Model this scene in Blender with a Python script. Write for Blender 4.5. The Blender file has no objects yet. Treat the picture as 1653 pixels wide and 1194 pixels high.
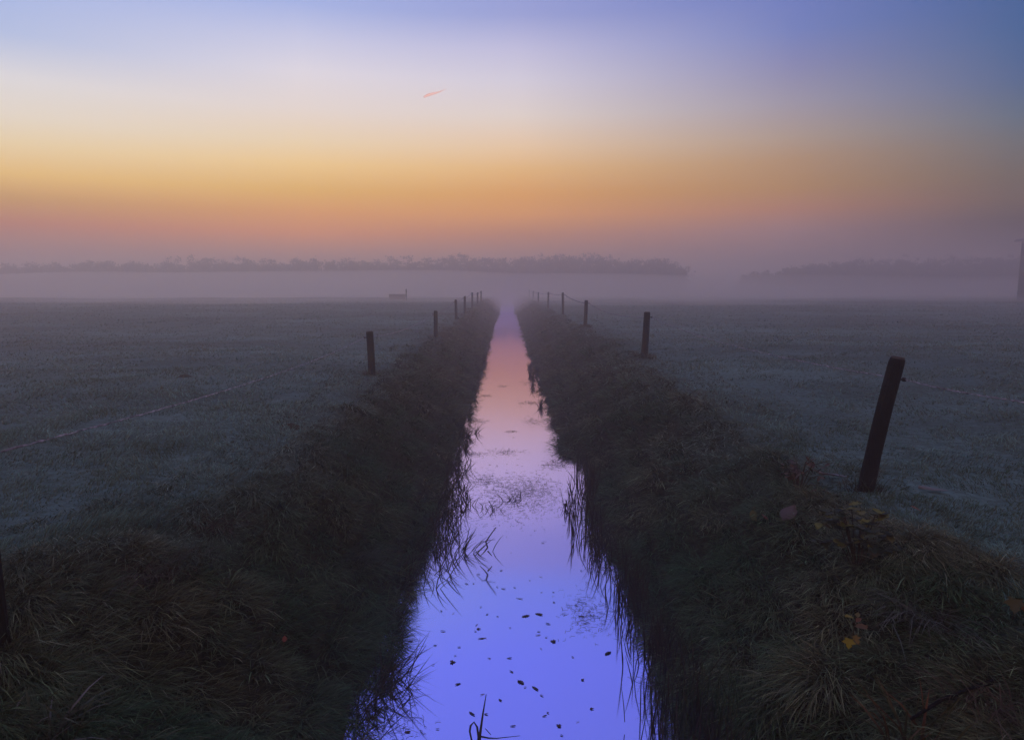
import bpy, math, random
import numpy as np
from mathutils import Vector

R = math.radians
rng = np.random.default_rng(7)
random.seed(7)
scene = bpy.context.scene
col = scene.collection

# ------------------------------------------------------------------ noise + terrain
_perm = np.random.default_rng(3).random((256, 256))

def vnoise(x, y, s=1.0, o=0):
    x = np.asarray(x, float) / s + 17.3 * (o + 1); y = np.asarray(y, float) / s + 9.7 * (o + 1)
    xi = np.floor(x).astype(int); yi = np.floor(y).astype(int)
    fx = x - xi; fy = y - yi
    fx = fx * fx * (3 - 2 * fx); fy = fy * fy * (3 - 2 * fy)
    g = lambda a, b: _perm[a % 256, b % 256]
    v = (g(xi, yi) * (1 - fx) + g(xi + 1, yi) * fx) * (1 - fy) + (g(xi, yi + 1) * (1 - fx) + g(xi + 1, yi + 1) * fx) * fy
    return v * 2 - 1

def sstep(a, b, x):
    t = np.clip((np.asarray(x, float) - a) / (b - a), 0, 1)
    return t * t * (3 - 2 * t)

WATER = -0.9

def crest(y, side):
    y = np.asarray(y, float)
    if side < 0:
        return 2.2 + 0.75 * (1 - sstep(3.2, 5.6, y)) + 0.16 * vnoise(y, y * 0, 2.3, 5) + 0.08 * vnoise(y, y * 0, .7, 6)
    return 2.50 + 0.50 * (1 - sstep(3.3, 5.4, y)) + 0.25 * sstep(9, 16, y) + 0.18 * vnoise(y, y * 0, 2.6, 7) + 0.08 * vnoise(y, y * 0, .8, 8)

def foot(y, side):
    y = np.asarray(y, float)
    if side < 0:
        return 0.76 + 0.11 * (1 - sstep(3.6, 7.5, y)) + 0.05 * vnoise(y, y * 0, 1.1, 9) + 0.03 * vnoise(y, y * 0, .35, 10)
    return 0.80 + 0.29 * (1 - sstep(3.6, 8.5, y)) + 0.05 * vnoise(y, y * 0, 1.2, 11) + 0.03 * vnoise(y, y * 0, .4, 12) + 0.30 * np.exp(-((y - 8.6) / 1.1) ** 2)

def bank_t(x, y):
    """0 at the waterline, 1 at the crest, more on the field."""
    ax = np.abs(x)
    f = np.where(x < 0, foot(y, -1), foot(y, 1)); c = np.where(x < 0, crest(y, -1), crest(y, 1))
    return (ax - f) / (c - f)

def height(x, y):
    x = np.asarray(x, float); y = np.asarray(y, float)
    t = bank_t(x, y)
    tc = np.clip(t, 0, 1)
    s = 1 - (1 - tc) ** 1.35
    s = 0.8 * s + 0.2 * tc * tc * (3 - 2 * tc)
    bed = np.clip(-t, 0, 1) * 0.8
    field = 0.10 * vnoise(x, y, 9, 1) + 0.04 * vnoise(x, y, 2.4, 2) + 0.02 * vnoise(x, y, .8, 3)
    field = field * sstep(.9, 1.6, t)
    rise = np.where(x < 0, -0.10 + 0.30 * sstep(22, 48, y), -0.12 * (1 - sstep(7, 13, y))) * sstep(120, 60, y)
    dyke = 0.20 * np.exp(-((y - 72 - .02 * x) / 1.6) ** 2) * sstep(-6, -12, x)
    lumps = (0.10 * vnoise(x, y, .62, 4) + 0.055 * vnoise(x, y, .27, 5)) * sstep(-.05, .25, t) * (1 - sstep(.95, 1.5, t))
    z = WATER - 0.02 + (0.92 + rise) * s - bed + field + dyke + lumps
    fill = 1 - sstep(.4, 1.6, y)                       # earth crossing the camera stands on
    end = sstep(122, 128, y)                           # the ditch ends at the wood
    k = np.maximum(fill, end)
    return z * (1 - k) + k * (0.02 * vnoise(x, y, .8, 3))

# ------------------------------------------------------------------ materials
def new_mat(name):
    m = bpy.data.materials.new(name); m.use_nodes = True
    nt = m.node_tree; nt.nodes.clear()
    out = nt.nodes.new('ShaderNodeOutputMaterial')
    return m, nt, out

def principled(nt, out, rough=.8, spec=.3):
    b = nt.nodes.new('ShaderNodeBsdfPrincipled')
    b.inputs['Roughness'].default_value = rough
    b.inputs['Specular IOR Level'].default_value = spec
    nt.links.new(b.outputs[0], out.inputs['Surface'])
    return b

def noise_mat(name, c1, c2, scale=20, rough=.85, spec=.2, stretch=(1, 1, 1), bump=.3, detail=6, coord='Object', c3=None):
    m, nt, out = new_mat(name)
    b = principled(nt, out, rough, spec)
    tc = nt.nodes.new('ShaderNodeTexCoord'); mp = nt.nodes.new('ShaderNodeMapping')
    mp.inputs['Scale'].default_value = stretch
    nz = nt.nodes.new('ShaderNodeTexNoise'); nz.inputs['Scale'].default_value = scale; nz.inputs['Detail'].default_value = detail
    cr = nt.nodes.new('ShaderNodeValToRGB')
    cr.color_ramp.elements[0].position = .3; cr.color_ramp.elements[0].color = (*c1, 1)
    cr.color_ramp.elements[1].position = .7; cr.color_ramp.elements[1].color = (*c2, 1)
    if c3:
        e = cr.color_ramp.elements.new(.86); e.color = (*c3, 1)
    bp = nt.nodes.new('ShaderNodeBump'); bp.inputs['Strength'].default_value = bump; bp.inputs['Distance'].default_value = .02
    L = nt.links.new
    L(tc.outputs[coord], mp.inputs[0]); L(mp.outputs[0], nz.inputs['Vector']); L(nz.outputs[0], cr.inputs[0])
    L(cr.outputs[0], b.inputs['Base Color']); L(nz.outputs[0], bp.inputs['Height']); L(bp.outputs[0], b.inputs['Normal'])
    return m

def tint_mat(name, rough=.75, spec=.15, trans=.25):
    """colour per blade or leaf read from the mesh, a little light let through"""
    m, nt, out = new_mat(name)
    at = nt.nodes.new('ShaderNodeAttribute'); at.attribute_name = 'tint'
    b = nt.nodes.new('ShaderNodeBsdfPrincipled')
    b.inputs['Roughness'].default_value = rough; b.inputs['Specular IOR Level'].default_value = spec
    t = nt.nodes.new('ShaderNodeBsdfTranslucent'); mx = nt.nodes.new('ShaderNodeMixShader'); mx.inputs[0].default_value = trans
    L = nt.links.new
    L(at.outputs['Color'], b.inputs['Base Color']); L(at.outputs['Color'], t.inputs['Color'])
    L(b.outputs[0], mx.inputs[1]); L(t.outputs[0], mx.inputs[2]); L(mx.outputs[0], out.inputs['Surface'])
    return m

def ground_mat():
    m, nt, out = new_mat('ground')
    b = principled(nt, out, .95, .1)
    L = nt.links.new
    tc = nt.nodes.new('ShaderNodeTexCoord')
    at = nt.nodes.new('ShaderNodeAttribute'); at.attribute_name = 'bank'
    def nz(scale, detail, sx=1, sy=1):
        mp = nt.nodes.new('ShaderNodeMapping'); mp.inputs['Scale'].default_value = (sx, sy, 1)
        n = nt.nodes.new('ShaderNodeTexNoise'); n.inputs['Scale'].default_value = scale; n.inputs['Detail'].default_value = detail
        L(tc.outputs['Object'], mp.inputs[0]); L(mp.outputs[0], n.inputs['Vector']); return n
    n1 = nz(.5, 8, 1, 1.6); n2 = nz(14, 6); n3 = nz(.09, 4, 1, 2.5)
    def ramp(c1, c2, p1=.35, p2=.65):
        cr = nt.nodes.new('ShaderNodeValToRGB')
        cr.color_ramp.elements[0].position = p1; cr.color_ramp.elements[0].color = (*c1, 1)
        cr.color_ramp.elements[1].position = p2; cr.color_ramp.elements[1].color = (*c2, 1)
        return cr
    f = ramp((.036, .066, .052), (.092, .178, .172)); L(n1.outputs[0], f.inputs[0])
    f2 = ramp((.030, .056, .040), (.116, .225, .215)); L(n2.outputs[0], f2.inputs[0])
    fm = nt.nodes.new('ShaderNodeMix'); fm.data_type = 'RGBA'; fm.inputs[0].default_value = .5
    L(f.outputs[0], fm.inputs[6]); L(f2.outputs[0], fm.inputs[7])
    f3 = ramp((.62, .64, .66), (1.35, 1.33, 1.3)); L(n3.outputs[0], f3.inputs[0])
    fq = nt.nodes.new('ShaderNodeMix'); fq.data_type = 'RGBA'; fq.blend_type = 'MULTIPLY'; fq.inputs[0].default_value = 1
    L(fm.outputs[2], fq.inputs[6]); L(f3.outputs[0], fq.inputs[7])
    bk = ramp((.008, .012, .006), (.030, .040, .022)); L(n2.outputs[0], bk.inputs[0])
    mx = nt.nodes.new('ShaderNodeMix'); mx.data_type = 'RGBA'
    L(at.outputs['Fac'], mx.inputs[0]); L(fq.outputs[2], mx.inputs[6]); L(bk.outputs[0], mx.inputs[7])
    L(mx.outputs[2], b.inputs['Base Color'])
    bp = nt.nodes.new('ShaderNodeBump'); bp.inputs['Strength'].default_value = .6; bp.inputs['Distance'].default_value = .05
    L(n2.outputs[0], bp.inputs['Height']); L(bp.outputs[0], b.inputs['Normal'])
    return m

def water_mat():
    m, nt, out = new_mat('still_water')
    L = nt.links.new
    g = nt.nodes.new('ShaderNodeBsdfGlossy'); g.inputs['Roughness'].default_value = .075; g.inputs['Color'].default_value = WATER_TINT
    d = nt.nodes.new('ShaderNodeBsdfDiffuse'); d.inputs['Color'].default_value = (.02, .02, .03, 1)
    mx = nt.nodes.new('ShaderNodeMixShader'); mx.inputs[0].default_value = .97
    tc = nt.nodes.new('ShaderNodeTexCoord'); mp = nt.nodes.new('ShaderNodeMapping'); mp.inputs['Scale'].default_value = (1, .35, 1)
    nz = nt.nodes.new('ShaderNodeTexNoise'); nz.inputs['Scale'].default_value = 2.5; nz.inputs['Detail'].default_value = 3
    bp = nt.nodes.new('ShaderNodeBump'); bp.inputs['Strength'].default_value = .035; bp.inputs['Distance'].default_value = .05
    L(tc.outputs['Object'], mp.inputs[0]); L(mp.outputs[0], nz.inputs['Vector']); L(nz.outputs[0], bp.inputs['Height'])
    L(bp.outputs[0], g.inputs['Normal'])
    L(d.outputs[0], mx.inputs[1]); L(g.outputs[0], mx.inputs[2]); L(mx.outputs[0], out.inputs['Surface'])
    return m

WATER_TINT = (.76, .635, 1.0, 1)

# ------------------------------------------------------------------ mesh helpers
class MB:
    def __init__(s): s.v = []; s.f = []
    def add(s, vs, fs):
        o = len(s.v); s.v += [tuple(v) for v in vs]; s.f += [tuple(i + o for i in f) for f in fs]
    def tube(s, pts, rad, n=10, cap=True, jit=0):
        pts = [Vector(p) for p in pts]
        rings = []
        for i, p in enumerate(pts):
            a = pts[max(i - 1, 0)]; b = pts[min(i + 1, len(pts) - 1)]
            d = (b - a).normalized()
            u = d.cross(Vector((0, 1, 0))) if abs(d.y) < .9 else d.cross(Vector((1, 0, 0)))
            u.normalize(); w = d.cross(u)
            r = rad[i] if hasattr(rad, '__len__') else rad
            rings.append([p + (u * math.cos(2 * math.pi * k / n) + w * math.sin(2 * math.pi * k / n)) * r * (1 + jit * random.uniform(-1, 1)) for k in range(n)])
        vs = [v for r_ in rings for v in r_]
        fs = []
        for i in range(len(rings) - 1):
            for k in range(n):
                fs.append((i * n + k, i * n + (k + 1) % n, (i + 1) * n + (k + 1) % n, (i + 1) * n + k))
        if cap:
            fs.append(tuple(range(n))[::-1]); fs.append(tuple((len(rings) - 1) * n + k for k in range(n)))
        s.add(vs, fs)
    def box(s, lo, hi):
        x0, y0, z0 = lo; x1, y1, z1 = hi
        s.add([(x0, y0, z0), (x1, y0, z0), (x1, y1, z0), (x0, y1, z0), (x0, y0, z1), (x1, y0, z1), (x1, y1, z1), (x0, y1, z1)],
              [(0, 3, 2, 1), (4, 5, 6, 7), (0, 1, 5, 4), (1, 2, 6, 5), (2, 3, 7, 6), (3, 0, 4, 7)])
    def build(s, name, mat, parent=None, smooth=False, loc=None):
        me = bpy.data.meshes.new(name); me.from_pydata(s.v, [], s.f); me.materials.append(mat)
        if smooth: me.polygons.foreach_set('use_smooth', [True] * len(me.polygons))
        me.update()
        o = bpy.data.objects.new(name, me); col.objects.link(o)
        if parent: o.parent = parent
        if loc: o.location = loc
        return o

def np_mesh(name, V, faces, mat, attrs=None, smooth=False):
    """V (n,3); faces: list of (m,k) index arrays; one mesh object"""
    me = bpy.data.meshes.new(name)
    V = np.ascontiguousarray(V, dtype=np.float32)
    loops = np.concatenate([f.ravel() for f in faces]).astype(np.int32)
    tot = np.concatenate([np.full(len(f), f.shape[1], np.int32) for f in faces])
    start = np.concatenate([[0], np.cumsum(tot)[:-1]]).astype(np.int32)
    me.vertices.add(len(V)); me.vertices.foreach_set('co', V.ravel())
    me.loops.add(len(loops)); me.loops.foreach_set('vertex_index', loops)
    me.polygons.add(len(tot)); me.polygons.foreach_set('loop_start', start); me.polygons.foreach_set('loop_total', tot)
    if smooth: me.polygons.foreach_set('use_smooth', np.ones(len(tot), bool))
    me.update(calc_edges=True)
    for an, av in (attrs or {}).items():
        av = np.asarray(av, np.float32)
        if av.ndim == 1:
            a = me.attributes.new(an, 'FLOAT', 'POINT'); a.data.foreach_set('value', av)
        else:
            a = me.attributes.new(an, 'FLOAT_COLOR', 'POINT')
            if av.shape[1] == 3: av = np.concatenate([av, np.ones((len(av), 1), np.float32)], 1)
            a.data.foreach_set('color', np.ascontiguousarray(av).ravel())
    me.materials.append(mat)
    o = bpy.data.objects.new(name, me); col.objects.link(o)
    return o

def tag(o, label=None, cat=None, group=None, kind=None):
    if label: o['label'] = label
    if cat: o['category'] = cat
    if group: o['group'] = group
    if kind: o['kind'] = kind
    return o

def empty(name, loc):
    o = bpy.data.objects.new(name, None); o.empty_display_size = .1; col.objects.link(o); o.location = loc; return o

# blades: arrays for many grass blades at once
TS = np.array([0, .38, .74, 1.0])
def blade_arrays(P, h, w, d, lean, droop, c0, c1, face=None):
    """P roots (n,3), h length, w width, d heading angle, lean 0..1 outward, droop 0..1, c0/c1 colours at foot and tip"""
    n = len(P)
    t = TS[None, :]
    dx, dy = np.cos(d)[:, None], np.sin(d)[:, None]
    out = h[:, None] * (lean[:, None] * t ** 1.2 + droop[:, None] * .6 * t ** 2.2)
    up = h[:, None] * (t * np.sqrt(np.clip(1 - lean[:, None] ** 2 * .8, .05, 1)) - droop[:, None] * .75 * t ** 2.4)
    cx = P[:, 0, None] + dx * out; cy = P[:, 1, None] + dy * out; cz = P[:, 2, None] + up
    fa = rng.uniform(-1.0, 1.0, n) if face is None else face
    wx = np.cos(fa)[:, None]; wy = np.sin(fa)[:, None]
    ww = w[:, None] * np.array([.8, 1.0, .7, 0.0])[None, :] * .5
    L_ = np.stack([cx - wx * ww, cy - wy * ww, cz], -1)[:, :3]
    R_ = np.stack([cx + wx * ww, cy + wy * ww, cz], -1)[:, :3]
    T_ = np.stack([cx, cy, cz], -1)[:, 3:4]
    V = np.concatenate([L_, R_, T_], 1)                 # 7 verts: L0 L1 L2 R0 R1 R2 T
    base = (np.arange(n) * 7)[:, None]
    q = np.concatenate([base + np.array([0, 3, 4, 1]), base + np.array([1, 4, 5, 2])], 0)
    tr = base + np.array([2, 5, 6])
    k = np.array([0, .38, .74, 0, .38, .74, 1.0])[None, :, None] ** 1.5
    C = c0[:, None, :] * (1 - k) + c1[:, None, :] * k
    return V.reshape(-1, 3), q, tr, C.reshape(-1, 3)

def join_blades(parts):
    Vs, Qs, Ts, Cs, o = [], [], [], [], 0
    for V, q, t, C in parts:
        Vs.append(V); Qs.append(q + o); Ts.append(t + o); Cs.append(C); o += len(V)
    return np.concatenate(Vs), [np.concatenate(Qs), np.concatenate(Ts)], np.concatenate(Cs)

def blades_obj(name, parts, mat):
    V, F, C = join_blades(parts)
    return np_mesh(name, V, F, mat, {'tint': C})

#==SETTING==
# ------------------------------------------------------------------ camera
cam = bpy.data.cameras.new('camera'); cam_o = bpy.data.objects.new('camera', cam); col.objects.link(cam_o)
cam_o.location = (0, 0, 1.6); cam_o.rotation_euler = (R(90 - 7.0), 0, R(-.42))
cam.sensor_width = 36; cam.lens = 24; cam.clip_end = 60000; cam.clip_start = .05
scene.camera = cam_o
scene.view_settings.view_transform = 'Standard'; scene.view_settings.look = 'None'
scene.view_settings.gamma = 1; scene.view_settings.exposure = 0; scene.view_settings.use_curve_mapping = False

# ------------------------------------------------------------------ sky
GLOW_AZ = -16.0        # degrees from straight ahead, to the left
SKY = {}               # elevation -> colour for five headings away from the glow
#==SKYTABLE==
SKY_EL = [0, 1.5, 2.7, 4.2, 5.8, 7.4, 9.4, 11.0, 13.4, 16.0, 18.2, 20.5, 22.7, 24.5, 30, 40, 60, 90]
SKYLIN = {
 'left': [(0.305,0.188,0.205),(0.523,0.197,0.135),(0.627,0.202,0.080),(0.805,0.211,0.010),(0.912,0.447,0.010),(1.273,0.783,0.158),(1.187,0.935,0.514),(1.080,0.963,0.769),(0.944,0.923,0.927),(0.517,0.642,0.948),(0.445,0.578,0.948),(0.383,0.520,0.948),(0.329,0.468,0.948),(0.314,0.542,1.000),(0.228,0.366,1.150),(0.190,0.293,0.950),(0.254,0.305,0.565),(0.216,0.262,0.527)],
 'glow': [(0.305,0.188,0.205),(0.619,0.249,0.135),(0.870,0.298,0.080),(1.184,0.360,0.010),(1.175,0.463,0.010),(1.158,0.626,0.045),(1.264,0.830,0.278),(1.164,0.897,0.527),(1.045,0.903,0.800),(0.942,0.882,0.945),(0.714,0.733,0.956),(0.440,0.543,0.931),(0.378,0.489,0.931),(0.314,0.542,1.000),(0.228,0.366,1.150),(0.190,0.293,0.950),(0.254,0.305,0.565),(0.216,0.262,0.527)],
 'ahead': [(0.305,0.188,0.205),(0.496,0.223,0.142),(0.648,0.251,0.092),(0.839,0.286,0.029),(1.128,0.437,0.011),(1.094,0.477,0.016),(1.138,0.657,0.191),(1.129,0.779,0.433),(0.998,0.855,0.752),(0.835,0.782,0.892),(0.655,0.639,0.883),(0.374,0.426,0.794),(0.321,0.384,0.794),(0.228,0.395,1.000),(0.199,0.322,1.100),(0.180,0.263,0.920),(0.254,0.305,0.565),(0.216,0.262,0.527)],
 'right': [(0.188,0.127,0.162),(0.301,0.170,0.175),(0.392,0.204,0.185),(0.505,0.246,0.198),(0.653,0.260,0.089),(0.631,0.316,0.056),(0.604,0.354,0.147),(0.553,0.407,0.292),(0.421,0.381,0.459),(0.280,0.292,0.531),(0.183,0.249,0.592),(0.158,0.224,0.592),(0.136,0.202,0.592),(0.152,0.278,0.800),(0.171,0.263,0.900),(0.180,0.263,0.750),(0.254,0.305,0.565),(0.216,0.262,0.527)],
 'far_right': [(0.098,0.084,0.117),(0.088,0.071,0.079),(0.080,0.060,0.048),(0.070,0.046,0.010),(0.183,0.119,0.040),(0.188,0.148,0.082),(0.171,0.182,0.173),(0.123,0.182,0.245),(0.066,0.147,0.322),(0.034,0.133,0.341),(0.029,0.120,0.341),(0.025,0.108,0.341),(0.021,0.097,0.341),(0.076,0.161,0.400),(0.114,0.176,0.450),(0.180,0.249,0.450),(0.254,0.305,0.565),(0.216,0.262,0.527)],
 'back': [(0.791,0.352,0.361),(0.791,0.352,0.361),(0.791,0.352,0.361),(0.791,0.352,0.361),(0.791,0.352,0.361),(0.791,0.352,0.361),(0.791,0.352,0.361),(0.791,0.352,0.361),(0.791,0.352,0.361),(0.791,0.352,0.361),(0.791,0.352,0.361),(0.791,0.352,0.361),(0.791,0.352,0.361),(0.791,0.352,0.361),(0.791,0.352,0.361),(0.546,0.328,0.376),(0.254,0.305,0.565),(0.216,0.262,0.527)],
}
#==SKYTABLE_END==
HAZE_DENSITY = .0120
HAZE_COLOR = (1.0, .94, .87)
HAZE_ANISO = .72
scene.cycles.volume_bounces = 6

def make_world():
    w = bpy.data.worlds.new('World'); scene.world = w; w.use_nodes = True
    nt = w.node_tree; nt.nodes.clear(); L = nt.links.new
    out = nt.nodes.new('ShaderNodeOutputWorld'); bg = nt.nodes.new('ShaderNodeBackground')
    bg.inputs['Strength'].default_value = .1
    L(bg.outputs[0], out.inputs['Surface'])
    tc = nt.nodes.new('ShaderNodeTexCoord'); sx = nt.nodes.new('ShaderNodeSeparateXYZ'); L(tc.outputs['Generated'], sx.inputs[0])
    def math_(op, a, b=None):
        n = nt.nodes.new('ShaderNodeMath'); n.operation = op
        for i, v in enumerate((a, b)):
            if v is None: continue
            if isinstance(v, (int, float)): n.inputs[i].default_value = v
            else: L(v, n.inputs[i])
        return n.outputs[0]
    el = math_('DIVIDE', math_('ARCSINE', sx.outputs['Z']), math.pi / 2)
    el = math_('SQRT', math_('MAXIMUM', el, 0.0))         # more room for the low elevations
    az = math_('ARCTAN2', sx.outputs['X'], sx.outputs['Y'])
    def ramp(key):
        r = nt.nodes.new('ShaderNodeValToRGB'); cr = r.color_ramp; cr.interpolation = 'B_SPLINE' if False else 'LINEAR'
        cols = SKYLIN[key]
        for i, (e, c) in enumerate(zip(SKY_EL, cols)):
            p = math.sqrt(e / 90)
            if i == 0: s = cr.elements[0]; s.position = p
            elif i == len(cols) - 1: s = cr.elements[1 if len(cr.elements) == 2 else len(cr.elements) - 1]; s.position = p
            else: s = cr.elements.new(p)
            s.color = (c[0] / 3, c[1] / 3, c[2] / 3, 1)
        L(el, r.inputs[0]); return r.outputs[0]
    def ease(a, b):
        n = nt.nodes.new('ShaderNodeMapRange'); n.interpolation_type = 'SMOOTHSTEP' if False else 'LINEAR'
        n.inputs['From Min'].default_value = R(a); n.inputs['From Max'].default_value = R(b); L(az, n.inputs['Value']); return n.outputs['Result']
    def mix(f, a, b):
        n = nt.nodes.new('ShaderNodeMix'); n.data_type = 'RGBA'; n.clamp_factor = True
        if isinstance(f, float): n.inputs[0].default_value = f
        else: L(f, n.inputs[0])
        L(a, n.inputs[6]); L(b, n.inputs[7]); return n.outputs[2]
    back = ramp('back')
    c = mix(ease(-115, -36.5), back, ramp('left'))
    c = mix(ease(-36.5, -16), c, ramp('glow'))
    c = mix(ease(-16, 1), c, ramp('ahead'))
    c = mix(ease(1, 22), c, ramp('right'))
    c = mix(ease(22, 36), c, ramp('far_right'))
    c = mix(ease(36, 115), c, back)
    sc = nt.nodes.new('ShaderNodeVectorMath'); sc.operation = 'SCALE'; sc.inputs['Scale'].default_value = 30.0; L(c, sc.inputs[0])
    sky = nt.nodes.new('ShaderNodeTexSky'); sky.sky_type = 'NISHITA'; sky.sun_disc = False
    sky.sun_elevation = R(SUN_EL); sky.sun_rotation = R(GLOW_AZ)
    fin = mix(.08, sc.outputs[0], sky.outputs[0])
    L(fin, bg.inputs['Color'])

SUN_EL = -1.5
make_world()
sun = bpy.data.lights.new('sun', 'SUN'); sun.energy = 4.6; sun.angle = R(.5); sun.color = (1, .44, .15)
so = bpy.data.objects.new('sun', sun); col.objects.link(so)
d = Vector((math.sin(R(GLOW_AZ)) * math.cos(R(SUN_EL)), math.cos(R(GLOW_AZ)) * math.cos(R(SUN_EL)), math.sin(R(SUN_EL))))
so.rotation_euler = d.to_track_quat('Z', 'Y').to_euler()

# ------------------------------------------------------------------ haze
def make_haze():
    m, nt, out = new_mat('haze')
    v = nt.nodes.new('ShaderNodeVolumePrincipled')
    v.inputs['Color'].default_value = (*HAZE_COLOR, 1); v.inputs['Density'].default_value = HAZE_DENSITY
    v.inputs['Anisotropy'].default_value = HAZE_ANISO
    nt.links.new(v.outputs[0], out.inputs['Volume'])
    b = MB(); b.box((-4100, -500, -3.2), (4100, 4100, 9.4))
    o = b.build('haze', m); tag(o, kind='stuff')
make_haze()

def make_mist():
    # the denser layer of ground mist beyond the meadow edge, its top gently uneven
    m, nt, out = new_mat('mist')
    v = nt.nodes.new('ShaderNodeVolumePrincipled')
    v.inputs['Color'].default_value = (*HAZE_COLOR, 1); v.inputs['Density'].default_value = .042
    v.inputs['Anisotropy'].default_value = HAZE_ANISO
    nt.links.new(v.outputs[0], out.inputs['Volume'])
    xs = np.linspace(-420, 420, 85); ys = np.concatenate([[62, 66, 70, 75], np.linspace(80, 122, 8), [127]])
    X, Y = np.meshgrid(xs, ys); e = np.clip((Y - 62) / 65, 0, 1) ** np.where(X < -5, .95, 1.15)
    Y = Y + (127 - Y) / 65 * (9 * vnoise(X, X * 0, 26, 63) + 4 * vnoise(X, X * 0, 9, 64)) * (np.abs(X) > 6)
    Z = np.where(X < -5, .35, .08) + 4.1 * e + 1.1 * vnoise(X, Y, 38, 61) * e + .35 * vnoise(X, Y, 15, 62) * e
    ny, nx = X.shape
    V = np.concatenate([np.stack([X, Y, Z], -1).reshape(-1, 3), np.stack([X, Y, X * 0 - 2.6], -1).reshape(-1, 3)])
    i = (np.arange(ny - 1)[:, None] * nx + np.arange(nx - 1)[None, :]).ravel(); n = nx * ny
    F = [np.stack([i, i + 1, i + nx + 1, i + nx], 1), np.stack([i + nx, i + nx + 1, i + 1, i], 1) + n]
    j = np.arange(nx - 1); F.append(np.stack([j + n, j + 1 + n, j + 1, j], 1)); q = j + (ny - 1) * nx; F.append(np.stack([q, q + 1, q + 1 + n, q + n], 1))
    j = np.arange(ny - 1) * nx; F.append(np.stack([j, j + nx, j + nx + n, j + n], 1)); q = j + nx - 1; F.append(np.stack([q + n, q + nx + n, q + nx, q], 1))
    tag(np_mesh('mist', V, F, m), kind='stuff')
make_mist()

# ------------------------------------------------------------------ ground sheet
def make_ground():
    xs = np.concatenate([-np.geomspace(4, 4000, 70)[::-1], np.arange(-3.9, 3.91, .06), np.geomspace(4, 4000, 70)])
    ys = np.concatenate([[-400, -150, -50, -20, -8, -4, -2, -1], np.arange(0, 14, .07), np.arange(14, 40, .2), np.arange(40, 170, 1.0), np.geomspace(172, 4000, 30)])
    X, Y = np.meshgrid(xs, ys)
    Z = height(X, Y)
    V = np.stack([X, Y, Z], -1).reshape(-1, 3)
    ny, nx = X.shape
    i = (np.arange(ny - 1)[:, None] * nx + np.arange(nx - 1)[None, :]).ravel()
    F = np.stack([i, i + 1, i + nx + 1, i + nx], 1)
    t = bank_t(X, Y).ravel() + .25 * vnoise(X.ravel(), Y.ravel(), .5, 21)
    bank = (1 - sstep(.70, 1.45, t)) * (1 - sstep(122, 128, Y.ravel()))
    o = np_mesh('ground', V, [F], ground_mat(), {'bank': bank}, smooth=True)
    tag(o, kind='structure')
make_ground()

b = MB(); b.add([(-1.6, -3, WATER), (1.6, -3, WATER), (1.6, 128, WATER), (-1.6, 128, WATER)], [(0, 1, 2, 3)])
tag(b.build('water', water_mat()), kind='structure')
#==GRASS==
def U(a, b, n): return rng.uniform(a, b, n)
def mixc(a, b, k): return np.asarray(a)[None] * (1 - k[:, None]) + np.asarray(b)[None] * k[:, None]

blade_m = tint_mat('grass_blade', .8, .1, .3)

# ---- the frosted meadows on both sides
def meadow():
    n = 260000
    u = rng.random(n); k = -.5
    y = (3.0 ** k + u * (85 ** k - 3.0 ** k)) ** (1 / k)
    x = U(-1, 1, n) * (.85 * y + 1.2)
    # leave out what lies in the ditch
    t = bank_t(x, y) + np.where(x > 0, .26, .16) * vnoise(x, y, .45, 21) + np.where(x > 0, .26, .13) * U(-1, 1, n)
    keep = t > np.where(x > 0, .95, .98)
    x, y = x[keep], y[keep]; n = len(x)
    d = np.hypot(x, y); z = height(x, y)
    cl = vnoise(x, y, .38, 31); cl2 = vnoise(x, y, 1.7, 32); cl3 = vnoise(x, y, .13, 33)
    cl5 = vnoise(x, y * 1.0, .9, 35); st = vnoise(x, y * 2.2, 1.1, 36)
    h = np.clip(.050 + .045 * cl + .02 * cl2 + .03 * cl3 + .05 * np.clip(cl5 - .3, 0, 1), .012, 1) * U(.6, 1.35, n)
    h = h * (1 + .004 * d)
    w = .0042 * np.maximum(1, d / 5.2) * U(.7, 1.4, n)
    frost = np.clip(.52 + .25 * cl2 + .35 * cl - .45 * np.clip(cl5 - .2, 0, 1) + .30 * st + U(-.3, .3, n), 0, 1)
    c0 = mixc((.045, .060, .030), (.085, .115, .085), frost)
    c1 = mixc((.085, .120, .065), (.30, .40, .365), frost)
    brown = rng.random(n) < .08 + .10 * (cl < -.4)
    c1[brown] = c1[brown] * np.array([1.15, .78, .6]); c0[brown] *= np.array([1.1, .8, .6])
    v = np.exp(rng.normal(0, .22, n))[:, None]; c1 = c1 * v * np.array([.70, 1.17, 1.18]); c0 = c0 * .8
    P = np.stack([x, y, z - .005], -1)
    swirl = 2.4 * vnoise(x, y, .6, 34) + 1.2
    return blade_arrays(P, h, w, swirl + U(-1.4, 1.4, n), U(.25, .8, n), U(.1, .7, n), c0, c1)

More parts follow.
